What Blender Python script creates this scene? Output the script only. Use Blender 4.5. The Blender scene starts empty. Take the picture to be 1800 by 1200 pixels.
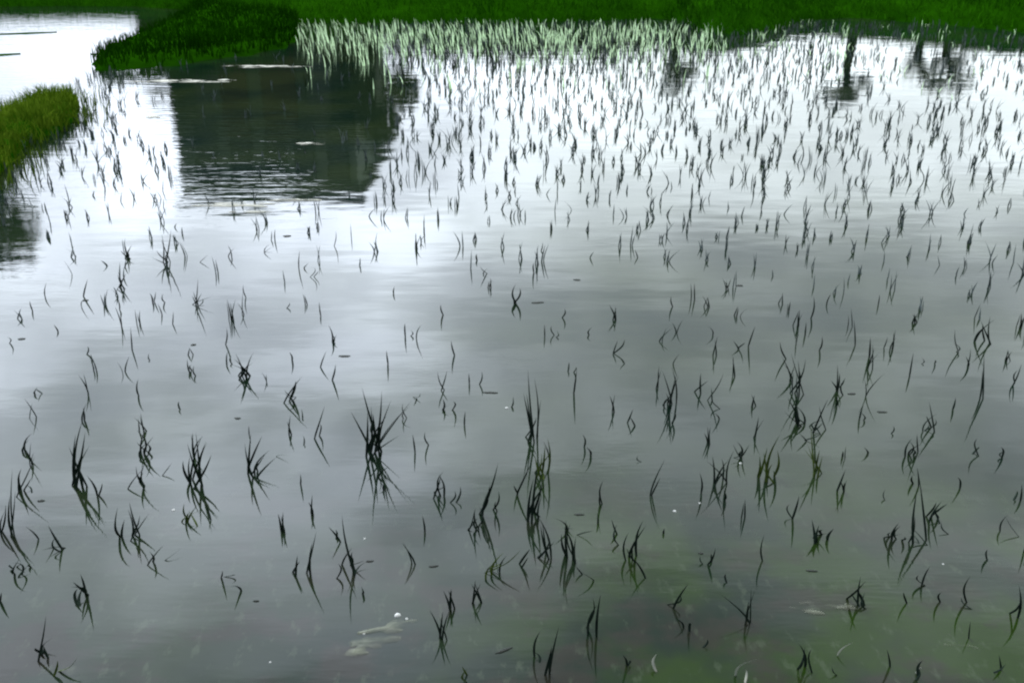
import bpy, bmesh, math, random
from mathutils import Vector, noise
R = math.radians
scene = bpy.context.scene
col = scene.collection
random.seed(7)

# ------------------------------------------------------------------ camera
CAM_H = 1.6; F_PX = 1657.0; PITCH = R(24.4)
cam_data = bpy.data.cameras.new('camera')
cam = bpy.data.objects.new('camera', cam_data); col.objects.link(cam)
cam.location = (0, 0, CAM_H); cam.rotation_euler = (R(90) - PITCH, 0, 0)
cam_data.sensor_width = 36; cam_data.lens = 36 * F_PX / 1800
cam_data.clip_start = 0.05; cam_data.clip_end = 3000
scene.camera = cam

# ------------------------------------------------------------------ sky and sun
SUN_EL, SUN_AZ = R(62), R(-35)          # azimuth from +Y towards +X
CLOUD = 1.0
w = bpy.data.worlds.new('World'); scene.world = w; w.use_nodes = True
nt = w.node_tree; nt.nodes.clear()
def N(t, **kw):
    n = nt.nodes.new(t)
    for k, v in kw.items(): setattr(n, k, v)
    return n
def L(a, b_): nt.links.new(a, b_)
out = N('ShaderNodeOutputWorld'); bg = N('ShaderNodeBackground'); L(bg.outputs[0], out.inputs[0])
bg.inputs[1].default_value = 0.12
sky = N('ShaderNodeTexSky', sky_type='NISHITA', sun_disc=False)
sky.sun_elevation = SUN_EL; sky.sun_rotation = SUN_AZ
tc = N('ShaderNodeTexCoord'); sep = N('ShaderNodeSeparateXYZ'); L(tc.outputs['Generated'], sep.inputs[0])
def M(op, a, b=None, c=None, clamp=False):
    n = N('ShaderNodeMath', operation=op); n.use_clamp = clamp
    for i, v in enumerate((a, b, c)):
        if v is None: continue
        if isinstance(v, (int, float)): n.inputs[i].default_value = v
        else: L(v, n.inputs[i])
    return n.outputs[0]
def MR(v, a, b, c, d, smooth=True):
    n = N('ShaderNodeMapRange'); n.interpolation_type = 'SMOOTHSTEP' if smooth else 'LINEAR'
    L(v, n.inputs[0])
    for i, q in enumerate((a, b, c, d)): n.inputs[i+1].default_value = q
    return n.outputs[0]
X, Y, Z = sep.outputs
# cloud brightness: a bright bank ahead and to the left, heavier grey cloud to the right and overhead
side = N('ShaderNodeValToRGB'); L(MR(X, -0.5, 0.5, 0, 1, False), side.inputs[0])
cr = side.color_ramp; cr.interpolation = 'B_SPLINE'
cr.elements[0].position = 0.0; cr.elements[0].color = (0.95,)*3 + (1,)
cr.elements[1].position = 1.0; cr.elements[1].color = (0.44,)*3 + (1,)
for p, v in ((0.2, 1.0), (0.36, 1.08), (0.5, 0.66), (0.66, 0.40), (0.78, 0.38)):
    e = cr.elements.new(p); e.color = (v,)*3 + (1,)
low = MR(Z, 0.20, 0.34, 1.0, 0.0)
sidev = M('MULTIPLY', side.outputs[0], 5.4)
lowv = MR(X, -0.4, 0.3, 3.95, 2.95)
hor = MR(Z, 0.07, 0.20, 0.50, 1.0)
mixl = M('ADD', M('MULTIPLY', sidev, M('SUBTRACT', 1.0, low)), M('MULTIPLY', lowv, low))
zen = MR(Z, 0.48, 0.80, 1.0, 0.26)
back = MR(Y, -0.15, 0.45, 0.16, 1.0)
vm = N('ShaderNodeMapping'); vm.inputs['Scale'].default_value = (1.6, 1.6, 3.4); L(tc.outputs['Generated'], vm.inputs[0])
nz = N('ShaderNodeTexNoise'); nz.inputs['Scale'].default_value = 2.6; nz.inputs['Detail'].default_value = 5; nz.inputs['Roughness'].default_value = .5
L(vm.outputs[0], nz.inputs['Vector'])
cn = MR(nz.outputs[0], 0.36, 0.64, 0.74, 1.28)
lum = M('MULTIPLY', M('MULTIPLY', mixl, cn), M('MULTIPLY', zen, back))
lum = M('MULTIPLY', M('MULTIPLY', lum, hor), CLOUD / 0.12)
tint = N('ShaderNodeMix', data_type='RGBA'); L(MR(X, -.2, .15, 0, 1), tint.inputs[0])
tint.inputs[6].default_value = (0.875, 0.96, 1.09, 1); tint.inputs[7].default_value = (0.89, 0.985, 1.03, 1)
mul = N('ShaderNodeVectorMath', operation='SCALE'); L(tint.outputs[2], mul.inputs[0]); L(lum, mul.inputs['Scale'])
cover = MR(nz.outputs[0], 0.30, 0.42, 0.80, 1.0)
mx = N('ShaderNodeMix', data_type='RGBA'); L(cover, mx.inputs[0]); L(sky.outputs[0], mx.inputs[6]); L(mul.outputs[0], mx.inputs[7])
L(mx.outputs[2], bg.inputs[0])

sd = bpy.data.lights.new('sun', 'SUN'); sd.energy = 1.2; sd.angle = R(12); sd.color = (1, .95, .87)
sun = bpy.data.objects.new('sun', sd); col.objects.link(sun)
sv = Vector((math.sin(SUN_AZ)*math.cos(SUN_EL), math.cos(SUN_AZ)*math.cos(SUN_EL), math.sin(SUN_EL)))
sun.rotation_euler = (-sv).to_track_quat('-Z', 'Y').to_euler(); sun.location = sv * 40
scene.view_settings.view_transform = 'Standard'; scene.view_settings.look = 'None'
scene.view_settings.exposure = 0.08; scene.view_settings.gamma = 1
scene.cycles.use_denoising = True
scene.cycles.max_bounces = 5; scene.cycles.transparent_max_bounces = 6
scene.cycles.filter_width = 2.2        # the photograph is soft

# ------------------------------------------------------------------ projection helpers (pixel of the 1800x1200 photo -> world)
cp, sp = math.cos(PITCH), math.sin(PITCH)
def ray(px, py):
    a = (px - 900) / F_PX; b = (600 - py) / F_PX
    return Vector((a, cp + b*sp, -sp + b*cp))
def ground(px, py, z=0.0):
    d = ray(px, py); t = (z - CAM_H) / d.z
    return Vector((d.x*t, d.y*t, z))
def project(p):
    v = p - Vector((0, 0, CAM_H)); zc = v.y*cp - v.z*sp; yc = v.y*sp + v.z*cp
    return 900 + F_PX*v.x/zc, 600 - F_PX*yc/zc
def mirrored(px, py, dist):
    """point at distance dist whose reflection in the water falls on this pixel"""
    d = ray(px, py); t = dist / d.y
    return Vector((d.x*t, dist, -(CAM_H + d.z*t)))

# ------------------------------------------------------------------ object helpers
def tag(o, label=None, cat=None, group=None, kind=None):
    if label: o['label'] = label
    if cat: o['category'] = cat
    if group: o['group'] = group
    if kind: o['kind'] = kind
    return o
class MB:
    def __init__(s): s.v = []; s.f = []
    def add(s, vs, fs):
        k = len(s.v); s.v += [tuple(v) for v in vs]; s.f += [tuple(i+k for i in f) for f in fs]
    def box(s, x0, x1, y0, y1, z0, z1):
        s.add([(x, y, z) for x in (x0, x1) for y in (y0, y1) for z in (z0, z1)],
              [(0,1,3,2),(4,6,7,5),(0,4,5,1),(2,3,7,6),(0,2,6,4),(1,5,7,3)])
    def build(s, name, mat, parent=None, smooth=False):
        m = bpy.data.meshes.new(name); m.from_pydata(s.v, [], s.f); m.update()
        if smooth:
            for p in m.polygons: p.use_smooth = True
        m.materials.append(mat)
        o = bpy.data.objects.new(name, m); col.objects.link(o)
        if parent: o.parent = parent
        return o
def empty(name, loc):
    o = bpy.data.objects.new(name, None); col.objects.link(o); o.location = loc; o.empty_display_size = .1
    return o
def blade(mb, path, w0, wdir, th=0.3):
    """tapered leaf with a diamond section along a path"""
    n = len(path); ring = []
    wd = Vector(wdir).normalized()
    for i, p in enumerate(path):
        t = i / (n-1)
        wv = w0 * (0.55 + 1.1*t if t < .3 else 0.88) * (1 - max(0, (t-.35)/.65)**1.6)
        a = path[min(i+1, n-1)] - path[max(i-1, 0)]
        nn = a.cross(wd)
        nn = nn.normalized() if nn.length > 1e-9 else Vector((0, 1, 0))
        if i == n-1: ring.append([p])
        else: ring.append([p + wd*wv*.5, p + nn*wv*.5*th, p - wd*wv*.5, p - nn*wv*.5*th])
    vs = [q for r in ring for q in r]; fs = []
    for i in range(n-2):
        for j in range(4):
            a, b = i*4 + j, i*4 + (j+1) % 4
            fs.append((a, b, b+4, a+4))
    k = (n-2)*4
    for j in range(4): fs.append((k+j, k+(j+1) % 4, k+4))
    mb.add(vs, fs)
def ribbon(mb, base, tip, wv, wdir, segs=3, bend=0.0):
    wd = Vector(wdir); vs = []; fs = []
    d = tip - base
    for i in range(segs):
        t = i/segs
        p = base + Vector((d.x*t**1.7, d.y*t**1.7, d.z*(t*(1+bend) - bend*t*t)))
        ww = wv*.5*(1 - .8*t)
        vs += [p - wd*ww, p + wd*ww]
    vs.append(tip)
    for i in range(segs-1): fs.append((2*i, 2*i+1, 2*i+3, 2*i+2))
    fs.append((2*segs-2, 2*segs-1, 2*segs))
    mb.add(vs, fs)

# ------------------------------------------------------------------ materials
def mat(name, base, rough=.6, spec=.3, var=None, scale=6.0, coords='Object', detail=4, stretch=None, bump=0):
    m = bpy.data.materials.new(name); m.use_nodes = True; t = m.node_tree
    b = t.nodes['Principled BSDF']; b.inputs['Roughness'].default_value = rough
    b.inputs['Specular IOR Level'].default_value = spec
    b.inputs['Base Color'].default_value = (*base, 1)
    if var or bump:
        tcn = t.nodes.new('ShaderNodeTexCoord'); mp = t.nodes.new('ShaderNodeMapping')
        t.links.new(tcn.outputs[coords], mp.inputs[0])
        if stretch: mp.inputs['Scale'].default_value = stretch
        n = t.nodes.new('ShaderNodeTexNoise'); n.inputs['Scale'].default_value = scale; n.inputs['Detail'].default_value = detail
        t.links.new(mp.outputs[0], n.inputs['Vector'])
        if var:
            r = t.nodes.new('ShaderNodeValToRGB'); t.links.new(n.outputs[0], r.inputs[0])
            r.color_ramp.elements[0].position = .3; r.color_ramp.elements[0].color = (*base, 1)
            r.color_ramp.elements[1].position = .7; r.color_ramp.elements[1].color = (*var, 1)
            t.links.new(r.outputs[0], b.inputs['Base Color'])
        if bump:
            bp = t.nodes.new('ShaderNodeBump'); bp.inputs['Strength'].default_value = bump; bp.inputs['Distance'].default_value = .02
            t.links.new(n.outputs[0], bp.inputs['Height']); t.links.new(bp.outputs[0], b.inputs['Normal'])
    return m
MT = {
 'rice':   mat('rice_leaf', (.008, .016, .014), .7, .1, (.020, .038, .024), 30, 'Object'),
 'olive':  mat('rice_leaf_olive', (.035, .060, .008), .55, .2, (.10, .15, .02), 40, 'Object'),
 'pale':   mat('rice_leaf_pale', (.28, .42, .22), .5, .3, (.52, .62, .45), 10, 'Object'),
 'straw':  mat('pale_straw', (.33, .36, .30), .6, .3, (.5, .5, .42), 30),
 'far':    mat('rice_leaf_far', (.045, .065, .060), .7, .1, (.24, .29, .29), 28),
 'grass':  mat('grass_blades', (.016, .10, .002), .9, .0, (.050, .22, .006), 1.2),
 'grassD': mat('dark_grass', (.008, .050, .0005), .9, .0, (.018, .10, .001), 1.2),
 'mound':  mat('mound_grass', (.055, .13, .006), .9, .0, (.24, .36, .03), 5),
 'soil':   mat('bank_soil', (.008, .05, .0005), .95, .0, (.016, .09, .001), 2, bump=.5),
 'ground': mat('ground_soil', (.05, .06, .035), .9, .1, (.08, .09, .05), .5),
 'meadow': mat('meadow', (.015, .05, .004), .9, .1, (.025, .08, .006), .4),
 'leaf':   mat('tree_leaf', (.018, .036, .012), .7, .15, (.035, .06, .02), 2),
 'bark':   mat('tree_bark', (.008, .009, .007), .9, .0, (.02, .02, .014), 6, stretch=(1, 1, .2), bump=.6),
 'wall':   mat('house_wall', (.26, .31, .28), .9, .1, (.40, .44, .40), 1.2, stretch=(1, 1, .4)),
 'wallD':  mat('house_lower_wall', (.07, .085, .06), .9, .1, (.12, .14, .10), 1.4),
 'brown':  mat('house_brown_wood', (.05, .022, .010), .8, .2, (.075, .035, .015), 3),
 'glass':  mat('house_glass', (.04, .05, .055), .12, .5),
 'roof':   mat('house_roof', (.04, .042, .042), .8, .2, (.06, .06, .06), 3),
 'foam':   mat('foam', (.55, .56, .47), .7, .3, (.8, .8, .72), 25),
 'bubble': mat('bubble', (.62, .64, .62), .3, .5),
 'debris': mat('leaf_scrap', (.025, .030, .028), .7, .2, (.05, .055, .045), 30),
 'scum':   mat('pond_scum', (.26, .29, .20), .7, .3, (.45, .47, .38), 18),
}
# pale young leaves let the bright sky through
def translucent(m, colr, f):
    t = m.node_tree; b_ = t.nodes['Principled BSDF']; o_ = t.nodes['Material Output']
    tr = t.nodes.new('ShaderNodeBsdfTranslucent'); tr.inputs[0].default_value = (*colr, 1); mx_ = t.nodes.new('ShaderNodeMixShader'); mx_.inputs[0].default_value = f
    t.links.new(b_.outputs[0], mx_.inputs[1]); t.links.new(tr.outputs[0], mx_.inputs[2]); t.links.new(mx_.outputs[0], o_.inputs[0])
translucent(MT['pale'], (.66, .90, .55), .75)
def patchy(m, sc, lo, hi, st):
    t = m.node_tree; b_ = t.nodes['Principled BSDF']; g_ = t.nodes.new('ShaderNodeNewGeometry'); mp = t.nodes.new('ShaderNodeMapping'); mp.inputs['Scale'].default_value = st
    n = t.nodes.new('ShaderNodeTexNoise'); n.inputs['Scale'].default_value = sc; n.inputs['Detail'].default_value = 5
    r_ = t.nodes.new('ShaderNodeMapRange'); r_.inputs[1].default_value = lo; r_.inputs[2].default_value = hi
    t.links.new(g_.outputs['Position'], mp.inputs[0]); t.links.new(mp.outputs[0], n.inputs['Vector']); t.links.new(n.outputs[0], r_.inputs[0]); t.links.new(r_.outputs[0], b_.inputs['Alpha'])
patchy(MT['foam'], 7, .40, .60, (1, 1.5, 1)); patchy(MT['scum'], 14, .42, .88, (.5, 1.6, 1))
# water: turbid, mud and weed showing faintly, mirror-like at low angles
wm = bpy.data.materials.new('paddy_water'); wm.use_nodes = True; nt = wm.node_tree
b = nt.nodes['Principled BSDF']; b.inputs['IOR'].default_value = 1.333; b.inputs['Roughness'].default_value = .035
geo = N('ShaderNodeNewGeometry')
def wn(scale, sc=(1, 1, 1), detail=3, rough=.5):
    m_ = N('ShaderNodeMapping'); m_.inputs['Scale'].default_value = sc; L(geo.outputs['Position'], m_.inputs[0])
    n = N('ShaderNodeTexNoise'); n.inputs['Scale'].default_value = scale; n.inputs['Detail'].default_value = detail; n.inputs['Roughness'].default_value = rough
    L(m_.outputs[0], n.inputs['Vector']); return n.outputs[0]
mud = N('ShaderNodeValToRGB'); L(wn(1.3, detail=4), mud.inputs[0])
mud.color_ramp.elements[0].position = .36; mud.color_ramp.elements[0].color = (.006, .017, .011, 1)
mud.color_ramp.elements[1].position = .66; mud.color_ramp.elements[1].color = (.020, .034, .014, 1)
# weed growing on the bed in the shallows at the near right
sepw = N('ShaderNodeSeparateXYZ'); L(geo.outputs['Position'], sepw.inputs[0])
wy = MR(sepw.outputs[1], 2.9, 1.6, 0, 1); wx = MR(sepw.outputs[0], -.5, .5, .12, 1)
weedn = MR(wn(2.6, detail=4), .44, .60, 0, 1)
weedf = M('MULTIPLY', M('MULTIPLY', wy, wx), weedn)
wmx = N('ShaderNodeMix', data_type='RGBA'); L(weedf, wmx.inputs[0]); L(mud.outputs[0], wmx.inputs[6]); wmx.inputs[7].default_value = (.018, .042, .004, 1)
brn = M('MULTIPLY', M('MULTIPLY', wy, .8), MR(wn(3.7, (1, 1.3, 1), 5, .6), .47, .62, 0, 1))
wm2 = N('ShaderNodeMix', data_type='RGBA'); L(brn, wm2.inputs[0]); L(wmx.outputs[2], wm2.inputs[6]); wm2.inputs[7].default_value = (.026, .024, .018, 1)
sub = M('MULTIPLY', M('MULTIPLY', wy, .38), MR(wn(16, (1.6, .8, 1), 4, .6), .56, .70, 0, 1))   # pale leaf litter just under the surface
wm3 = N('ShaderNodeMix', data_type='RGBA'); L(sub, wm3.inputs[0]); L(wm2.outputs[2], wm3.inputs[6]); wm3.inputs[7].default_value = (.075, .10, .062, 1)
L(wm3.outputs[2], b.inputs['Base Color'])
# gentle ripples, a little stronger in patches
ruf = M('MULTIPLY', MR(sepw.outputs[1], 4.9, 6.2, 0, 1), MR(sepw.outputs[0], -.8, -1.8, 0, 1))
ruf = M('MULTIPLY', ruf, M('MULTIPLY', wn(9, (.35, 1.5, 1), 3), .0028))
rip = M('ADD', M('MULTIPLY', wn(2.2, (.6, 1.4, 1), 2), .0027), M('MULTIPLY', wn(13, (.45, 1.6, 1), 3), .00022))
patch = MR(wn(.55, detail=2), .48, .66, .3, 1.6)
ripf = M('ADD', M('ADD', rip, ruf), M('MULTIPLY', M('MULTIPLY', wn(38, (.35, 1.8, 1), 2), patch), .00016))
bp = N('ShaderNodeBump'); bp.inputs['Strength'].default_value = 1; bp.inputs['Distance'].default_value = 1.0
L(ripf, bp.inputs['Height']); L(bp.outputs[0], b.inputs['Normal'])

# ------------------------------------------------------------------ setting: ground, water, far bank
g = MB(); g.add([(-600, -300, -.35), (600, -300, -.35), (600, 1200, -.35), (-600, 1200, -.35)], [(0, 1, 2, 3)])
tag(g.build('ground', MT['ground']), kind='structure')
g = MB(); g.add([(-60, -25, 0), (60, -25, 0), (60, 24, 0), (-60, 24, 0)], [(0, 1, 2, 3)])
tag(g.build('water', wm), kind='structure')

edge_px = [(-900, 16), (-400, 14), (0, 12), (120, 11), (240, 12), (330, 18), (420, 34), (520, 41), (640, 40), (760, 42), (900, 40),
           (1040, 37), (1150, 33), (1215, 38), (1240, 58), (1300, 62), (1360, 52), (1400, 38), (1480, 32), (1520, 33), (1600, 40), (1680, 46),
           (1740, 52), (1800, 58), (1900, 66), (2100, 74), (2400, 80)]
edge = [ground(*e) for e in edge_px]
edge = [Vector((-60, edge[0].y, 0))] + edge + [Vector((60, edge[-1].y-2, 0))]
prof = [(-.25, -.2), (0, 0), (.22, .10), (.7, .24), (1.4, .36), (2.6, .46), (5, .52)]
def resample(pts, step):
    o = []
    for a, b_ in zip(pts, pts[1:]):
        k = max(1, int((b_-a).length/step))
        o += [a.lerp(b_, i/k) for i in range(k)]
    return o + [pts[-1]]
ed = resample(edge, .25)
def bank_h(off):
    for (a, za), (b_, zb) in zip(prof, prof[1:]):
        if a <= off <= b_: return za + (zb-za)*(off-a)/(b_-a)
    return prof[-1][1]
m = MB(); vs = []; fs = []
for i, e in enumerate(ed):
    wob = .08*(noise.noise(e*1.7)) + .03*noise.noise(e*6)
    for (o, z) in prof:
        q = Vector((e.x, e.y + o + wob, z))
        if z > .05: q.z += .05*noise.noise(q*1.3)
        vs.append(q)
    far = 24.5
    vs.append(Vector((e.x, max(far, e.y+5.5), .54)))
k = len(prof)+1
for i in range(len(ed)-1):
    for j in range(k-1): fs.append((i*k+j, (i+1)*k+j, (i+1)*k+j+1, i*k+j+1))
m.add(vs, fs); tag(m.build('far_bank', MT['soil'], smooth=True), kind='structure')
m = MB(); m.add([(-600, 24, .5), (600, 24, .5), (600, 1200, 3), (-600, 1200, 3)], [(0, 1, 2, 3)])
tag(m.build('meadow', MT['meadow']), kind='structure')

def rdir():
    a = random.uniform(0, math.pi); return Vector((math.cos(a), math.sin(a)*.4, 0)).normalized()
# grass on the far bank, in a darker green towards the top
m = MB(); md = MB()
vis = [e for e in ed if -14 < e.x < 13]
for i in range(30000):
    a = random.choice(vis); off = random.uniform(0, 1)**1.3 * 4.2 + random.uniform(-.03, .05)
    x = a.x + random.uniform(-.15, .15); base = Vector((x, a.y + off, bank_h(max(off, 0)) - .02))
    h = random.uniform(.08, .17) * (1 if off > .25 else .8)
    ribbon(md if off + random.gauss(0, .35) > 1.5 else m, base, base + Vector((random.gauss(0, .04), random.gauss(0, .04), h)), random.uniform(.010, .02), rdir(), 2)
tag(m.build('grass', MT['grass']), 'short dark green grass covering the bank along the far side of the flooded field', 'grass', kind='stuff')

tag(md.build('upper_grass', MT['grassD']), 'darker grass along the top of the far bank', 'grass', kind='stuff')

# ------------------------------------------------------------------ bunds: the earth spit at the far left and the near grassy mound
def mound(name, px_poly, hgt, mm, spine=None):
    pts = resample([ground(*p) for p in px_poly] + [ground(*px_poly[0])], .12)[:-1]
    c = sum(pts, Vector())/len(pts); m = MB(); vs = []; fs = []
    rings = [(1.03, -.15), (1, 0), (.93, .45), (.78, .8), (.5, 1.0), (.2, 1.0)]
    for s_, z in rings:
        for p in pts:
            q = c + (p-c)*s_*(1 + .05*noise.noise(p*3)); q.z = z*hgt if z >= 0 else z
            if z > 0: q.z += .04*noise.noise(q*4)
            vs.append(q)
    n = len(pts)
    for r_ in range(len(rings)-1):
        for i in range(n): fs.append((r_*n+i, r_*n+(i+1) % n, (r_+1)*n+(i+1) % n, (r_+1)*n+i))
    fs.append(tuple((len(rings)-1)*n+i for i in range(n)))
    m.add(vs, fs); o = m.build(name, mm, smooth=True)
    return o, pts, c
def inside(pts, x, y):
    r_ = False; j = len(pts)-1
    for i in range(len(pts)):
        if (pts[i].y > y) != (pts[j].y > y) and x < (pts[j].x-pts[i].x)*(y-pts[i].y)/(pts[j].y-pts[i].y)+pts[i].x: r_ = not r_
        j = i
    return r_
def scatter(m, pts, n, hmin, hmax, wmin, wmax, mh, lean=.04):
    xs = [p.x for p in pts]; ys = [p.y for p in pts]; k = 0
    c = sum(pts, Vector())/len(pts)
    while k < n:
        x, y = random.uniform(min(xs), max(xs)), random.uniform(min(ys), max(ys))
        if not inside(pts, x, y): continue
        k += 1; v = Vector((x, y, 0)); nn = .6 + .6*noise.noise(v*2.2)
        # distance to the rim gives the height of the soil
        d = min((p-v).length for p in pts[::3])
        z = mh*min(1, d/.25)*.8
        h = random.uniform(hmin, hmax)*(.5+nn)
        base = Vector((x, y, z-.02))
        ribbon(m, base, base + Vector((random.gauss(0, lean), random.gauss(0, lean), h)), random.uniform(wmin, wmax), rdir(), 3, .4)
near_poly = [(-260, 330), (-140, 235), (-20, 222), (20, 205), (60, 184), (100, 172), (128, 172), (138, 192), (128, 215), (95, 236), (55, 246), (34, 268), (16, 292), (-30, 330), (-160, 400)]
o, pts, c = mound('grassy_bund', near_poly, .10, MT['soil']); tag(o, kind='structure')
m = MB(); scatter(m, pts, 9000, .04, .16, .006, .012, .10, .05)
for i in range(1500):                         # ragged fringe growing out into the water
    p_ = random.choice(pts) + Vector((random.gauss(.03, .11), random.gauss(-.03, .12), -.01))
    if noise.noise(p_*3) < -.12: continue
    ribbon(m, p_, p_ + Vector((random.gauss(0, .04), random.gauss(0, .03), random.uniform(.05, .15))), random.uniform(.006, .012), rdir(), 3, .4)
tag(m.build('bund_grass', MT['mound']), 'bright green tuft of short grass on the little bund at the left edge of the pond', 'grass', kind='stuff')
spit_poly = [(345, -6), (332, 22), (300, 46), (262, 62), (225, 84), (176, 100), (158, 116), (178, 126), (236, 121), (300, 116), (360, 108), (430, 98), (500, 86), (526, 66), (524, 34), (560, 10), (500, -8)]
o, pts, c = mound('earth_spit', spit_poly, .16, MT['soil']); tag(o, kind='structure')
m = MB(); scatter(m, pts, 9000, .06, .16, .010, .020, .16, .04)
tag(m.build('spit_grass', MT['grassD']), 'dark green grass on the earth spit between the two ponds at the upper left', 'grass', kind='stuff')

# low dark bars breaking the bright pond at the upper left
for (x0, y0, x1, y1, hh, lab) in ((-30, 62, 100, 57, .9, 'dark bar nearest the far bank in the bright upper left pond'),
                              (-30, 99, 36, 95, .9, 'lower short dark bar cut by the left edge of the photo'),
                              (160, 96, 250, 90, .9, 'dark bar pointing left from the tip of the grassy spit')):
    a, b_ = ground(x0, y0), ground(x1, y1); m = MB(); vs = []; n = 14
    for i in range(n+1):
        t = i/n; p = a.lerp(b_, t); ww = .05*math.sin(math.pi*min(1, max(0, t*.96+.02)))*(1+.5*noise.noise(p*5))
        vs += [(p.x, p.y-ww*2, -.02), (p.x, p.y-ww*.6, .012*hh), (p.x, p.y+ww*.9, .010*hh), (p.x, p.y+ww*2, -.02)]
    fs = [(i*4+j, (i+1)*4+j, (i+1)*4+j+1, i*4+j+1) for i in range(n) for j in range(3)]
    m.add(vs, fs); tag(m.build('dark_bar', MT['soil'], smooth=True), lab, 'mud bar')

# ------------------------------------------------------------------ house and trees beyond the bank (seen mirrored in the water)
HD = 27.0
pl, pr = mirrored(316, 300, HD), mirrored(630, 300, HD)
HX0, HX1 = pl.x, pr.x; H_LOW = mirrored(400, 238, HD).z; H_TOP = mirrored(400, 352, HD).z
house = empty('house', ((HX0+HX1)/2, HD, .5))
tag(house, 'dark two storey flat roofed house standing beyond the bank and mirrored in the pond', 'house')
def hb(name, mm, x0, x1, y0, y1, z0, z1, parent=None):
    q = MB(); ox, oy, oz = house.location
    q.box(x0-ox, x1-ox, y0-oy, y1-oy, z0-oz, z1-oz)
    o = q.build(name, mm, parent or house); return o
hb('lower_wall', MT['wallD'], HX0, HX1, HD, HD+7, .4, H_LOW)
hb('upper_wall', MT['wall'], HX0+.02, HX1-.02, HD+.05, HD+7, H_LOW, H_TOP-.25)
rf = hb('roof', MT['roof'], HX0-.15, HX1+.15, HD-.35, HD+7.2, H_TOP-.25, H_TOP)
hb('parapet', MT['wall'], HX0+.5, HX0+2.2, HD+.3, HD+2, H_TOP, H_TOP+.35, rf)
hb('floor_band', MT['roof'], HX0-.05, HX1+.05, HD-.12, HD-.002, H_LOW-.12, H_LOW+.1)
def hx(px): return mirrored(px, 250, HD).x
for (a, b_) in ((400, 446), (470, 530)):
    d_ = hb('door', MT['brown'], hx(a), hx(b_), HD-.05, HD-.003, .55, H_LOW-.3)
    hb('handle', MT['roof'], hx(b_)-.22, hx(b_)-.16, HD-.09, HD-.051, 1.5, 1.7, d_)
for (a, b_) in ((335, 385), (548, 612)):
    f_ = hb('window', MT['roof'], hx(a), hx(b_), HD-.05, HD-.003, 1.4, 2.9)
    hb('pane', MT['glass'], hx(a)+.07, hx(b_)-.07, HD-.06, HD-.051, 1.47, 2.83, f_)
for (a, b_) in ((340, 380), (402, 440), (462, 500), (516, 552), (574, 612)):
    f_ = hb('window', MT['roof'], hx(a), hx(b_), HD, HD+.048, H_LOW+.45, H_TOP-.55)
    hb('pane', MT['glass'], hx(a)+.06, hx(b_)-.06, HD-.012, HD-.001, H_LOW+.51, H_TOP-.61, f_)

def tube(mb, pts, rads, n=7):
    vs = []; fs = []
    for p, r_ in zip(pts, rads):
        for j in range(n):
            a = 2*math.pi*j/n; vs.append(p + Vector((math.cos(a)*r_, math.sin(a)*r_, 0)))
    for i in range(len(pts)-1):
        for j in range(n): fs.append((i*n+j, i*n+(j+1) % n, (i+1)*n+(j+1) % n, (i+1)*n+j))
    mb.add(vs, fs)
def tree(px, dist, trunk_top_py, crown, nleaf, leaf, label, r0=.13, group=None, gz=.5):
    """crown = (px, py, half width px, half height px) of the mirrored crown"""
    b0 = mirrored(px, 60, dist); base = Vector((b0.x, dist, gz)); top = mirrored(px, trunk_top_py, dist)
    root = empty('tree', base); tag(root, label, 'tree', group)
    tp = top - base; q = MB(); n = 6
    pth = [Vector((tp.x*i/n + .06*math.sin(i*1.3), .05*math.sin(i*2), tp.z*i/n)) for i in range(n+1)]
    tube(q, pth, [r0*(1-.5*i/n) for i in range(n+1)])
    cc = mirrored(crown[0], crown[1], dist) - base
    sc = dist/F_PX*1.05; rx, rz = crown[2]*sc, crown[3]*sc
    blobs = []
    for i in range(9):
        a = random.uniform(0, 6.28); e = random.uniform(.35, .95)
        bc = cc + Vector((math.cos(a)*rx*e, math.sin(a)*rx*e*.8, random.uniform(-.8, .8)*rz)); blobs.append((bc, random.uniform(.3, .5)))
        st = pth[random.randint(3, n)]
        tube(q, [st, st.lerp(bc, .55) + Vector((0, 0, .1)), bc], [r0*.35, r0*.22, r0*.06], 5)
    q.build('trunk', MT['bark'], root, True)
    q = MB()
    for i in range(nleaf):
        bc, s_ = random.choice(blobs)
        v = Vector((random.gauss(0, 1), random.gauss(0, 1), random.gauss(0, 1))).normalized()*random.random()**.45
        p = bc + Vector((v.x*rx*s_, v.y*rx*s_, v.z*rz*s_*1.2))
        u = Vector((random.gauss(0, 1), random.gauss(0, 1), random.gauss(0, .6))).normalized(); w_ = u.orthogonal().normalized()
        l_ = leaf*random.uniform(.6, 1.3)
        q.add([p-u*l_, p+w_*l_*.4, p+u*l_, p-w_*l_*.4], [(0, 1, 2, 3)])
    q.build('crown', MT['leaf'], root)
tree(1187, 22, 150, (1192, 138, 28, 30), 260, .10, 'slim leftmost tree of the row beyond the far bank, mirrored as a dark line', .12)
tree(1411, 24, 66, (1409, 62, 12, 10), 60, .05, 'shortest and thinnest sapling of the row beyond the far bank', .06)
tree(1492, 22, 178, (1488, 160, 40, 32), 300, .11, 'tall slim tree mirrored with a ragged crown right of the sapling', .13)
tree(1616, 21.5, 138, (1626, 128, 40, 26), 300, .10, 'left tree of the close pair mirrored at the upper right', .12)
tree(1665, 22.5, 132, (1672, 128, 34, 34), 320, .10, 'right tree of the close pair mirrored at the upper right', .11)
tree(655, 25, 200, (660, 185, 66, 66), 3600, .17, 'bushy tree beside the right end of the dark house', .12)
tree(-60, 19, 392, (20, 385, 110, 62), 900, .14, 'spreading tree beyond the left bank mirrored as a dark patch at the left edge', .14)
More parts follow.
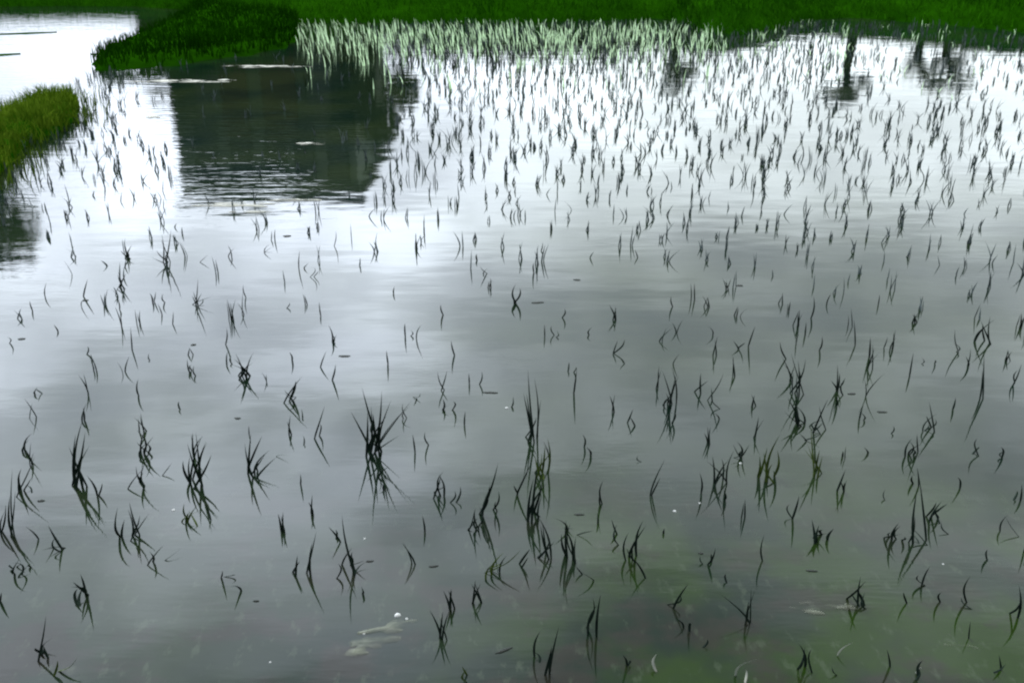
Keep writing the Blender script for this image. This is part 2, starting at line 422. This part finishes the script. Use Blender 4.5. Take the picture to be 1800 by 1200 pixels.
tree(-330, 19, 392, (-260, 350, 110, 80), 2600, .14, 'large tree beyond the bank just outside the left edge of the photo', .14)
def shrub(px, dist, py, wpx, label, nleaf=900, name='bush'):
    b0 = mirrored(px, py, dist); root = empty(name, (b0.x, dist, .45)); tag(root, label, 'bush', 'bushes along the top of the far bank')
    H = b0.z - .45; W = wpx*dist/F_PX; q = MB()
    for i in range(7): 
        a = random.uniform(-1, 1)
        tube(q, [Vector((a*.1, 0, 0)), Vector((a*W*.3, 0, H*.45)), Vector((a*W*.45, random.uniform(-.2, .2), H*.8))], [.03, .02, .008], 5)
    q.build('stems', MT['bark'], root); q = MB()
    for i in range(nleaf):
        v = Vector((random.gauss(0, 1), random.gauss(0, 1), random.gauss(0, 1))).normalized()*random.random()**.4
        nn = .75 + .5*noise.noise(v*2.3+Vector((px*.01, 0, 0)))
        p = Vector((v.x*W*.55*nn, v.y*.45*nn, max(.02, H*.5 + v.z*H*.55*nn)))
        u = Vector((random.gauss(0, 1), random.gauss(0, 1), random.gauss(0, .6))).normalized(); w_ = u.orthogonal().normalized(); l_ = random.uniform(.06, .13)
        q.add([p-u*l_, p+w_*l_*.4, p+u*l_, p-w_*l_*.4], [(0, 1, 2, 3)])
    q.build('leaves', MT['leaf'], root)
shrub(285, 24, 182, 70, 'rounded dark bush left of the house', 3000)
shrub(326, 24.5, 215, 62, 'taller dark bush against the left corner of the house', 2600)
HB = [(560, 100), (640, 106), (715, 102), (790, 106), (860, 100), (925, 108), (990, 98), (1055, 104), (1120, 88)]
for i, (px, py) in enumerate(HB):
    shrub(px, 21.5 + .3*(i % 2), py, 95, 'dark green hedge bush in the row mirrored behind the dense rice', 1100, 'hedge_bush')
for px, py in ((1270, 84), (1340, 80)):
    shrub(px, 20.5, py, 80, 'low bush mirrored right of the slim leftmost tree', 700)

# ------------------------------------------------------------------ rice seedlings
def seedling_blades(bx, by, tips, wid):
    """bx, by and tips are pixels of the photograph; returns base point and blade paths around it"""
    base = ground(bx, by); res = []
    n = Vector((base.x, base.y, 0)).normalized()
    for (tx, ty) in tips:
        d = ray(tx, ty); C = Vector((0, 0, CAM_H)); t = (base-C).dot(n)/d.dot(n)
        t *= 1 + random.uniform(-.012, .008)
        tip = C + d*t
        if tip.z < .015: tip.z = .015
        tip -= base
        sp_ = .004 if wid > .013 else .028 if len(tips) > 3 else .014
        off = Vector((random.uniform(-sp_, sp_), random.uniform(-sp_, sp_), 0))
        lat = Vector((random.gauss(0, .006), random.gauss(0, .006), 0))
        path = [off + Vector((-tip.x*.12, -tip.y*.12, -.04))]
        for i in range(0, 7):
            s_ = i/6; e = s_**1.25
            path.append(off*(1-s_) + Vector((tip.x*e, tip.y*e, tip.z*s_)) + lat*math.sin(s_*math.pi))
        res.append((path, wid*random.uniform(.75, 1.15), Vector((n.y, -n.x, 0)) + n*random.uniform(-.5, .5)))
    return base, res
# traced clumps: (base x, base y, [blade tips], material, width mm)
T = []
def S(bx, by, *tips, m='rice', w=7.0): T.append((bx, by, tips, m, w*1.05))
# lower left
S(14,935,(22,822),(27,860),(10,885)); S(40,866,(38,822),(56,838),(62,800)); S(30,1006,(20,988),(50,993),(34,982),(44,1000))
S(139,852,(133,762),(150,758),(158,782),(128,800),(146,735),w=9); S(171,872,(152,835),(180,848)); S(147,738,(152,708),(146,716))
S(92,972,(84,922),(80,962),(103,948)); S(212,945,(207,890),(219,912)); S(236,944,(227,880),(262,902),(246,905)); S(266,990,(288,957),(262,968)); S(300,982,(322,974),w=5)
S(345,850,(344,758),(355,765),(372,798),(334,800),(329,778),(362,775),w=9); S(336,915,(324,884),(346,888),(352,896),m='olive'); S(362,915,(360,885))
S(246,802,(239,755),(256,754),(271,765),(262,775),w=8); S(243,852,(239,818),(264,800),(252,830)); S(443,832,(441,760),(430,778),(461,765),(475,790),(486,803),w=8)
S(545,905,(549,868),(542,882)); S(537,1012,(556,933),(549,952)); S(519,1008,(523,975),(527,985)); S(612,1000,(601,903),(620,962),(642,984),(604,972))
S(592,948,(577,925),(590,930)); S(133,1055,(141,1008),(128,1022),(148,1030),w=9); S(80,1150,(81,1080),(93,1120),(62,1138)); S(104,1182,(136,1155),(101,1160),m='olive')
S(396,1018,(391,1002),(405,1012)); S(432,1040,(405,1030)); S(8,1055,(3,1040)); S(47,792,(58,760),(52,770)); S(293,835,(302,813)); S(527,850,(528,832))
S(480,806,(508,803),w=4); S(600,1012,(594,990)); S(58,948,(45,925))
# lower centre
S(655,798,(636,680),(616,722),(671,685),(646,722),(652,712),(680,730),w=10); S(668,800,(688,702),(724,703),(702,765)); S(669,862,(664,848),(676,852))
S(672,838,(684,820),(662,812)); S(715,735,(708,708),(722,712),w=5); S(728,792,(725,762)); S(750,782,(747,758)); S(732,700,(727,712),(738,690))
S(769,870,(770,833),(780,828),(776,845)); S(795,880,(809,854),(799,862)); S(828,930,(836,893),(845,925),(833,900)); S(850,912,(876,812),(866,848),(858,870))
S(868,900,(876,862),(872,880)); S(904,868,(936,808),(903,852)); S(936,772,(928,648),(939,662),(920,690),(951,700),(944,735)); S(954,838,(958,782),(971,790),(940,800),(962,768),(948,810),m='olive')
S(932,908,(944,820),(938,840),(961,848),(952,872),w=9); S(962,978,(944,905),(967,945),(950,920)); S(990,930,(1010,938),(970,908)); S(994,985,(995,912),(990,925),(1003,918),w=8)
S(1010,940,(1044,932)); S(1052,888,(1061,843),(1055,866)); S(1058,920,(1050,900)); S(868,1007,(886,970),(878,985),(916,965),m='olive'); S(884,1008,(891,975)); S(921,994,(932,964),(929,978))
S(1020,1005,(1012,995)); S(1040,1018,(1014,1002),w=5); S(1076,935,(1075,912)); S(1087,952,(1085,920)); S(1104,985,(1105,935),(1131,914),(1114,950)); S(1125,1010,(1112,980))
S(1148,870,(1170,805),(1161,838)); S(1166,940,(1168,928)); S(1043,1114,(1056,1043),(1050,1062)); S(1030,1102,(1042,1050)); S(961,1190,(983,1098),(970,1135),w=8); S(946,1160,(950,1108),(936,1155))
S(814,1192,(812,1170),(822,1174),m='olive'); S(1096,1172,(1094,1150),(1103,1160)); S(1181,1068,(1211,1024),(1196,1045)); S(1200,1100,(1185,1085)); S(1158,1172,(1155,1148),m='straw'); S(628,1045,(635,1030))
# lower right
S(1230,864,(1230,830)); S(1264,852,(1252,800),(1268,805),(1281,820),(1291,790)); S(1280,880,(1272,860)); S(1350,842,(1349,785),(1335,800),(1366,790),(1372,762),(1340,820),(1358,815),m='olive',w=8)
S(1432,832,(1419,780),(1441,790),(1446,800),(1425,745),m='olive'); S(1402,915,(1389,885),(1405,870)); S(1442,945,(1427,912),(1440,922),(1466,928),w=9); S(1253,992,(1258,962),(1250,972)); S(1232,988,(1231,976)); S(1281,1022,(1276,1008))
S(1343,988,(1344,938),w=5); S(1571,952,(1580,918),(1586,938),(1566,935)); S(1612,948,(1608,905),(1616,838),(1600,925)); S(1645,915,(1646,882),(1656,880),(1640,890),w=8); S(1662,938,(1655,918))
S(1510,1058,(1513,1012),(1504,1035),(1521,1040),w=8); S(1627,1028,(1635,994),(1615,1010)); S(1701,1064,(1706,1012),(1690,1050),w=8); S(1656,1062,(1655,1040)); S(1783,1080,(1791,1028),(1796,1050))
S(1735,985,(1736,965)); S(1410,1172,(1404,1130),(1415,1135)); S(1427,1182,(1427,1140)); S(1470,1190,(1462,1170)); S(1615,1192,(1614,1172),(1622,1160)); S(1560,1172,(1559,1140)); S(1755,1182,(1756,1150),(1768,1165))
S(1300,1192,(1334,1158),(1310,1175),m='straw'); S(1478,1150,(1500,1128),m='straw',w=5); S(1620,1190,(1622,1172),m='straw'); S(1757,932,(1771,905)); S(1792,882,(1796,850),(1788,862)); S(1212,1112,(1216,1096)); S(1245,1140,(1242,1122)); S(1590,1062,(1588,1040))
S(1780,940,(1768,908),w=5)
# middle right
S(1178,712,(1164,650),(1180,643),(1193,660),(1170,690),(1186,688)); S(1178,742,(1174,718),(1185,722)); S(1110,746,(1113,718),(1106,730)); S(1074,622,(1086,598),(1098,596),w=8); S(1098,640,(1090,628))
S(1226,690,(1232,655),(1246,668)); S(1244,702,(1250,680),(1272,655)); S(1258,716,(1253,702)); S(1403,692,(1403,632),(1390,618),(1416,630),(1405,650)); S(1376,630,(1371,600)); S(1405,745,(1384,698),(1400,708),(1378,722),(1407,690),w=8)
S(1440,757,(1440,712),(1456,700),(1450,738),(1432,745)); S(1420,772,(1403,760),(1446,762)); S(1477,690,(1472,640),(1460,668),(1476,655)); S(1475,716,(1470,695)); S(1531,628,(1530,592),w=8); S(1600,660,(1606,618)); S(1622,640,(1620,628))
S(1645,640,(1642,632)); S(1681,620,(1679,578),(1674,600)); S(1700,642,(1706,612),(1697,625)); S(1727,602,(1741,555),(1724,563),(1751,560),w=8); S(1724,700,(1730,620),(1727,650)); S(1785,675,(1796,638),(1790,650)); S(1680,720,(1680,698)); S(1718,800,(1718,770),(1722,785))
S(1604,800,(1603,770),(1612,762),(1620,780)); S(1632,758,(1633,705),(1628,730),(1643,735)); S(1514,735,(1518,710),(1510,722)); S(1570,765,(1570,748)); S(1522,798,(1518,785)); S(1556,880,(1556,860),w=5); S(1610,850,(1612,820),(1604,835)); S(1684,860,(1682,838))
S(1760,805,(1758,785),(1768,792)); S(1302,806,(1295,775),(1318,780),(1308,790)); S(1322,610,(1328,572)); S(1297,615,(1288,598),(1310,602)); S(1250,590,(1243,572)); S(1430,560,(1430,520)); S(1445,615,(1445,590)); S(1502,605,(1501,560)); S(1130,812,(1122,800)); S(1262,740,(1254,725))
# middle centre
S(906,532,(907,498),(899,520),(914,506),w=14); S(716,592,(712,568),(722,580)); S(734,595,(741,570)); S(775,555,(775,535),w=9); S(796,622,(793,598),w=9); S(680,636,(679,615)); S(958,592,(957,570)); S(972,590,(970,572),(978,580)); S(1005,655,(1000,636),(1012,645)); S(1014,690,(1014,648)); S(991,556,(992,542))
S(776,684,(769,652),(786,650)); S(784,722,(778,700),(790,712)); S(798,722,(796,705)); S(817,748,(818,722)); S(841,678,(847,652)); S(828,670,(824,655)); S(902,712,(902,696)); S(1026,786,(1023,762),w=9); S(1180,538,(1180,520)); S(1041,588,(1041,574)); S(1034,800,(1030,785))
S(840,458,(838,446),w=9); S(852,482,(844,468),(860,470)); S(938,480,(938,462)); S(1118,452,(1116,438)); S(955,440,(954,425))
# middle left
S(222,453,(217,424),(232,430),(212,440),w=9); S(291,463,(284,410),(301,402),(275,440),(298,440),w=8); S(211,506,(207,476),(222,480),(215,490)); S(206,545,(203,520)); S(262,532,(263,515)); S(275,530,(274,512)); S(288,532,(287,515)); S(346,535,(348,488),(340,512),(376,520),(355,515))
S(429,522,(428,500)); S(504,541,(509,532),w=8); S(563,555,(561,530),w=8); S(584,600,(577,570),(592,588)); S(590,668,(590,640),w=9); S(81,522,(82,495)); S(53,545,(52,528)); S(14,604,(13,592)); S(98,582,(94,570)); S(148,622,(154,608)); S(165,634,(160,622)); S(258,632,(262,620))
S(333,652,(329,630),(338,640),w=8); S(344,660,(341,642)); S(397,606,(398,575)); S(403,642,(400,618),(407,625),w=8); S(430,662,(414,620),(446,618),(438,638),(403,640),(422,640),w=8); S(239,696,(243,665)); S(313,722,(315,705),w=9); S(507,634,(508,618)); S(514,702,(532,660),(520,670),(500,685),w=9)
S(526,735,(530,718)); S(70,690,(62,683),(66,680)); S(557,768,(571,712),(563,745)); S(537,780,(533,765)); S(405,452,(400,430),(412,436)); S(470,442,(476,428),(480,436)); S(530,472,(527,440),(542,462)); S(590,432,(590,405)); S(548,488,(560,476),(552,470)); S(355,462,(366,448),w=5)
S(150,520,(154,490)); S(590,600,(582,588)); S(140,540,(150,525),w=5)

ROWS = [(430, 'just above mid-height'), (560, 'at mid-height'), (660, 'just below mid-height'), (760, 'well below mid-height'), (860, 'in the lower third'),
        (960, 'in the lower part'), (1060, 'in the low foreground'), (2000, 'along the bottom edge')]
COLS = [(150, 'at the left edge'), (330, 'at the far left'), (500, 'towards the left'), (680, 'left of centre'), (860, 'just left of centre'), (1010, 'at the centre'),
        (1160, 'just right of centre'), (1310, 'right of centre'), (1460, 'towards the right'), (1620, 'at the far right'), (9000, 'at the right edge')]
NUM = {1: 'single-bladed', 2: 'two-bladed', 3: 'three-bladed', 4: 'four-bladed', 5: 'five-bladed', 6: 'six-bladed', 7: 'many-bladed'}
def pick(tab, v):
    for lim, s_ in tab:
        if v < lim: return s_
EXTRA = {(655, 798): 'largest fan-shaped rice seedling, dark curved blades spreading like antlers, left of centre', (906, 532): 'short stout black tuft of rice alone in clear grey water above the centre',
         (1350, 842): 'bright olive-green rice seedling with forked blades, the greenest plant of the lower right', (954, 838): 'olive-green rice clump in the tangled column of seedlings near the centre',
         (1343, 988): 'perfectly straight upright thin rice blade standing alone like a needle at the lower right', (932, 908): 'tall dark rice clump at the foot of the tangled column near the centre',
         (345, 850): 'thick dark bushy rice seedling with olive base, third large clump from the left', (139, 852): 'tall thick dark rice seedling, second large clump from the left edge',
         (961, 1190): 'straight dark rice blade leaning right at the bottom edge near the centre', (80, 1150): 'rice seedling shaped like the letter A in the bottom left corner',
         (1300, 1192): 'pale bleached rice stalk leaning right at the bottom edge', (1403, 692): 'tall crowded rice clump at the top of the dense patch right of centre',
         (936, 772): 'tall thin rice clump at the top of the tangled column near the centre', (148, 870): 'kinked arrow-shaped rice blade'}
rows_lab = {}
def seed_label(px, py, n, top, side, matn, base):
    hgt = 'very short' if top < .045 else 'short' if top < .075 else 'medium' if top < .12 else 'tall' if top < .18 else 'very tall'
    ln = 'leaning left' if side < -.3 else 'leaning right' if side > .3 else 'upright'
    c_ = {'rice': 'dark', 'olive': 'olive-green', 'straw': 'pale straw-coloured', 'far': 'dark'}[matn]
    return f"{hgt} {c_} {NUM[min(n,7)]} seedling {ln}, {pick(COLS, px)}, {pick(ROWS, py)}"
used = {}
def finish_label(o, lab):
    o['label'] = lab; o['category'] = 'rice plant'; used.setdefault(lab, []).append(o)
spots = []
for (bx, by, tips, mm, wd) in T:
    if len(tips) >= 3 and wd < 13:
        tips = tips + tuple((t_[0]*.75 + bx*.25 + random.uniform(-16, 16), by + (t_[1]-by)*random.uniform(.45, .9)) for t_ in random.sample(tips, 2))
    base, bl = seedling_blades(bx, by, tips, wd/1000.)
    top = max(p[-1].z for p, _, _ in bl); side = sum(p[-1].x for p, _, _ in bl)/max(.001, sum(p[-1].z for p, _, _ in bl))
    lab = EXTRA.get((bx, by)) or seed_label(bx, by, len(tips), top, side, mm, base)
    if len(bl) == 1:
        q = MB(); blade(q, *bl[0]); o = q.build('rice_seedling', MT[mm]); o.location = base
    else:
        o = empty('rice_seedling', base)
        for b_ in bl:
            q = MB(); blade(q, *b_); q.build('blade', MT[mm], o)
    finish_label(o, lab); spots.append(base)

# the rest of the planted field, on a jittered grid
def density(px, py):
    if py < 42: return 0
    if px < 330 - (py-20)*1.6 and py < 185: return 0                      # pond beyond the bund
    if inside(spit2, px, py) or inside(near2, px, py): return 0
    if 300 < px < 640 and py < 405: return .10 if py < 350 else .35       # shaded by the house, open water
    if 220 < px < 700 and py < 250: return .30
    if px < 120 and py > 440 and py < 720: return .12
    d = 1.0
    if py > 400:
        d = .62 if px < 640 else .42 if px < 1150 else 1.0
        if 560 < px < 1150 and py > 470: d = .24
        if py > 560: d *= .9
        if py > 700: d = .58 if px > 1150 else .46
        if py > 1020: d = .5 if px > 760 else .12
    elif py > 330: d = 1.0 if px < 640 or px > 1150 else .85
    elif px > 1480 and py < 200: d = .45
    return d
spit2 = [Vector((a, b_, 0)) for a, b_ in spit_poly]; near2 = [Vector((a, b_, 0)) for a, b_ in near_poly]
cand = []
y = 1.5
while y < 16.5:
    cl = .19 if y < 4.4 else .18
    xh = y*.62 + .8; x = -xh
    while x < xh:
        gx, gy = x + random.uniform(-.11, .11), y + random.uniform(-.10, .10); x += cl
        px, py = project(Vector((gx, gy, 0)))
        if -60 < px < 1860 and py < 1260 and random.random() < density(px, py):
            v = Vector((gx, gy, 0))
            if min((v-s_).length for s_ in spots) > .085: cand.append((v, px, py))
    y += cl + .005
cand.sort(key=lambda c_: c_[0].length)
N_IND = 298 - len(T)
ZONE = [(300, 'far'), (420, 'mid'), (9999, 'near')]
stuff = MB(); nearstuff = None
def rand_blades(n, hmax, fac, wd):
    res = []
    for i in range(n):
        a = random.uniform(0, 6.28); h = hmax*random.uniform(.55, 1); l_ = h*abs(random.gauss(0, .38))
        tip = Vector((math.cos(a)*l_, math.sin(a)*l_*.6, h)); off = Vector((random.uniform(-.012, .012), random.uniform(-.012, .012), 0))
        path = [off + Vector((0, 0, -.03))] + [off*(1-s_) + Vector((tip.x*s_**1.5, tip.y*s_**1.5, tip.z*s_)) for s_ in (0, .25, .5, .75, 1)]
        res.append((path, wd*random.uniform(.7, 1.2), Vector((1, random.uniform(-.6, .6), 0)), tip))
    return res
for i, (v, px, py) in enumerate(cand):
    hmax = random.uniform(.05, .11) if py > 330 else random.uniform(.06, .13)
    n = random.choice((1, 2, 2, 3, 4)) if py > 420 else random.choice((1, 2, 3, 3, 4))
    if i < N_IND:
        bl = rand_blades(n, hmax, 1, .0065)
        q = MB()
        for (p, ww, wd, tip) in bl: blade(q, p, ww, wd)
        mm = 'rice'
        if py > 1080 and random.random() < .3: mm = 'olive'
        o = q.build('rice_seedling', MT[mm]); o.location = v
        side = sum(b_[3].x for b_ in bl)/sum(b_[3].z for b_ in bl)
        finish_label(o, seed_label(px, py, n, max(b_[3].z for b_ in bl), side, mm, v))
    else:
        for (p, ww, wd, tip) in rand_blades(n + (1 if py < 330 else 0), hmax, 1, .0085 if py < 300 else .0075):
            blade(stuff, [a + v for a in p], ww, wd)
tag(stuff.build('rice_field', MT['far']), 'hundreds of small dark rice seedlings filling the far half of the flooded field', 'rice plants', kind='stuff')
for lab, os_ in used.items():
    if len(os_) > 1:
        for o in os_: o['group'] = 'small rice seedlings alike, ' + lab.split(', ', 1)[-1]
for lab, os_ in used.items():
    for o in os_:
        if 'group' not in o: o['group'] = 'rice seedlings standing in the flooded field'

# dense pale rice along the far side
m = MB(); m2 = MB()
def pale_d(px, py):
    if inside(spit2, px, py): return 0
    if px < 520 or py < 38: return 0
    if 1120 < px < 1330 and random.random() < (px-1120)/210: return .12 if py < 110 else 0
    if px < 1330: return (1.0 if py < 104 else .45 if py < 122 else .10 if py < 160 else 0) * (1 if px > 560 or py < 100 else .3)
    return (.30 if py < 100 else .06 if py < 160 else 0) if px < 1500 else .07
y = 8.2
while y < 16.2:
    x = -4.2
    while x < 9.5:
        gx, gy = x + random.uniform(-.07, .07), y + random.uniform(-.09, .09); x += .15
        px, py = project(Vector((gx, gy, 0)))
        if px > 1850 or random.random() > pale_d(px, py): continue
        for k in range(random.choice((2, 3, 4))):
            lim = (py - random.choice((30, 36, 40, 48)))/F_PX*gy*1.02
            if lim < .06 or random.random() < .14: continue
            h = min(lim, .20)*random.uniform(.55, 1) if px < 1330 else min(lim, .12)*random.uniform(.5, 1)
            b0 = Vector((gx + random.uniform(-.04, .04), gy + random.uniform(-.05, .05), -.02))
            s_ = -1 if px < 950 else random.choice((-1, 1))
            t_ = b0 + Vector((s_*abs(random.gauss(.02, .03)), random.gauss(0, .03), h))
            ribbon(m if random.random() < (.62 if py < 85 else .42) else m2, b0, t_, random.uniform(.008, .017), (1, random.uniform(-.3, .3), 0), 3, .3)
    y += .2
tag(m.build('dense_rice', MT['pale']), 'dense band of pale green rice leaves standing in the water below the far bank', 'rice plants', kind='stuff')
tag(m2.build('dense_dark_rice', MT['leaf']), 'dark green stems mixed through the pale band of rice below the far bank', 'rice plants', kind='stuff')

# ------------------------------------------------------------------ foam lines, bubbles, floating scraps
def flat_blob(px, py, hw, hh, name, mm, label, cat, ang=0, ragged=.35, thick=.004, group=None):
    c_ = ground(px, py); ax = (ground(px+hw, py)-c_).length; ay = (ground(px, py+hh)-ground(px, py-hh)).length*.5
    q = MB(); n = 26; top = []; bot = []; mid = []
    ca, sa = math.cos(ang), math.sin(ang)
    for i in range(n):
        a = 2*math.pi*i/n; r_ = 1 + ragged*noise.noise(Vector((math.cos(a)*1.7+px, math.sin(a)*1.7+py, 0)))*1.6
        x_, y_ = math.cos(a)*ax*r_, math.sin(a)*ay*r_; x_, y_ = x_*ca-y_*sa, x_*sa+y_*ca
        bot.append((x_, y_, -.003)); mid.append((x_*.9, y_*.9, thick)); 
    q.add(bot + mid + [(0, 0, thick*1.2)], [(i, (i+1) % n, n+(i+1) % n, n+i) for i in range(n)] + [(n+i, n+(i+1) % n, 2*n) for i in range(n)])
    o = q.build(name, mm, smooth=True); o.location = c_; return tag(o, label, cat, group)
for (px, py, hw, hh, lab) in ((470, 117, 58, 1.6, 'long thin pale foam line below the grassy spit'), (395, 141, 16, 1.2, 'short pale foam fleck between the spit and the dark reflection'),
        (300, 143, 70, 2.4, 'pale foam band at the left end of the dark reflection'), (548, 253, 24, 1.6, 'short bright foam line in the middle of the dark reflection'),
        (420, 360, 62, 4.0, 'widest cream foam streak at the mirrored roof edge of the house'), (515, 352, 46, 2.2, 'thin foam streak right of the widest one at the mirrored roof edge'),
        (270, 206, 14, 2.0, 'pale foam fleck left of the dark reflection'), (440, 372, 34, 1.6, 'faint foam line just below the widest foam streak')):
    flat_blob(px, py, hw, hh, 'foam_streak', MT['foam'], lab, 'foam', 0, .6, .003, 'foam lines on the water')
for (px, py, hw, hh, lab) in ((685, 1104, 38, 7, 'streaky pale scum patch beside the big white bubble'), (650, 1128, 34, 8, 'pale greenish scum patch in the middle of the foreground scum'),
        (612, 1152, 30, 6, 'pale scum streak lowest and leftmost of the foreground scum'), (1440, 1060, 26, 5, 'thin pale scum ring at the lower right'),
        (1490, 1066, 16, 3, 'short pale scum streak right of the thin scum ring'), (1425, 1074, 18, 3, 'small pale scum streak left below the thin scum ring'), (1680, 1132, 22, 3, 'faint scum streak over the green weed at the lower right')):
    for k in range(1):
        flat_blob(px, py, hw*1.25, hh*1.5, 'scum_patch', MT['scum'], lab, 'scum', .25 if px < 1000 else -.25, .7, .002, 'pale scum floating in the foreground')
for (px, py, r_, lab) in ((699, 1081, 9, 'largest bright white bubble, above the foreground scum'), (715, 1087, 5, 'smaller white bubble touching the largest one'), (1186, 898, 6, 'white bubble alone right of the centre'),
        (1302, 814, 5, 'white bubble above the olive-green seedling'), (891, 717, 6, 'white bubble left of the tangled column'), (305, 896, 6, 'white bubble in the lower left near the bushy seedling'),
        (641, 946, 4, 'small white bubble left of centre'), (1658, 991, 4, 'small white bubble at the lower right'), (1583, 312, 5, 'white speck far off among the right-hand seedlings'),
        (640, 1113, 5, 'white bubble at the left end of the foreground scum'), (1230, 884, 4, 'tiny white bubble beside the lone blade right of centre'), (475, 1163, 4, 'tiny white bubble at the bottom left')):
    c_ = ground(px, py); rr = (ground(px+r_, py)-c_).length*(.65 if r_ > 8 else .55)
    q = MB(); vs = []; fs = []; n = 12
    for i in range(5):
        e = math.pi/2*i/5; vs += [(math.cos(a*2*math.pi/n)*rr*math.cos(e), math.sin(a*2*math.pi/n)*rr*math.cos(e), rr*.7*math.sin(e)-.001) for a in range(n)]
    vs.append((0, 0, rr*.7-.001))
    for i in range(4): fs += [(i*n+j, i*n+(j+1) % n, (i+1)*n+(j+1) % n, (i+1)*n+j) for j in range(n)]
    fs += [(4*n+j, 4*n+(j+1) % n, 5*n) for j in range(n)]
    q.add(vs, fs); o = q.build('bubble', MT['bubble'], smooth=True); o.location = c_; tag(o, lab, 'bubble', 'white bubbles on the water')
SC = [(762, 995, 11, 'left of the centre foreground'), (1018, 904, 11, 'right of the tangled column'), (1427, 1003, 12, 'below the lower right seedlings'), (38, 596, 9, 'by the left edge at mid-height'), (606, 626, 12, 'left of centre at mid-height'),
      (1014, 492, 8, 'above the centre'), (945, 532, 13, 'right of the stout black tuft'), (862, 690, 14, 'left of the tall tangled column'), (1300, 502, 8, 'in the grey water right of centre'), (1550, 724, 11, 'in the right middle'), (1497, 692, 9, 'above the right middle'),
      (418, 735, 7, 'left middle'), (650, 986, 8, 'beside the two-branched seedling'), (72, 880, 8, 'near the lower left clumps'), (450, 1056, 6, 'in the lower left open water'), (1232, 972, 5, 'right foreground'), (505, 415, 9, 'just below the dark reflection'), (340, 606, 6, 'upper left middle'), (885, 1143, 20, 'long one in the bottom centre'),
      (150, 528, 6, 'left side above mid-height')]
for (px, py, hw, wh) in SC:
    flat_blob(px, py, hw*.85, 1.5 if hw < 18 else 2.2, 'leaf_scrap', MT['debris'], 'small dark leaf scrap floating flat, ' + wh, 'leaf', random.uniform(-.15, .15) if hw < 18 else .5, .3, .0015, 'dark leaf scraps floating on the water')
print('traced', len(T), 'cand', len(cand), 'labels', len(used))
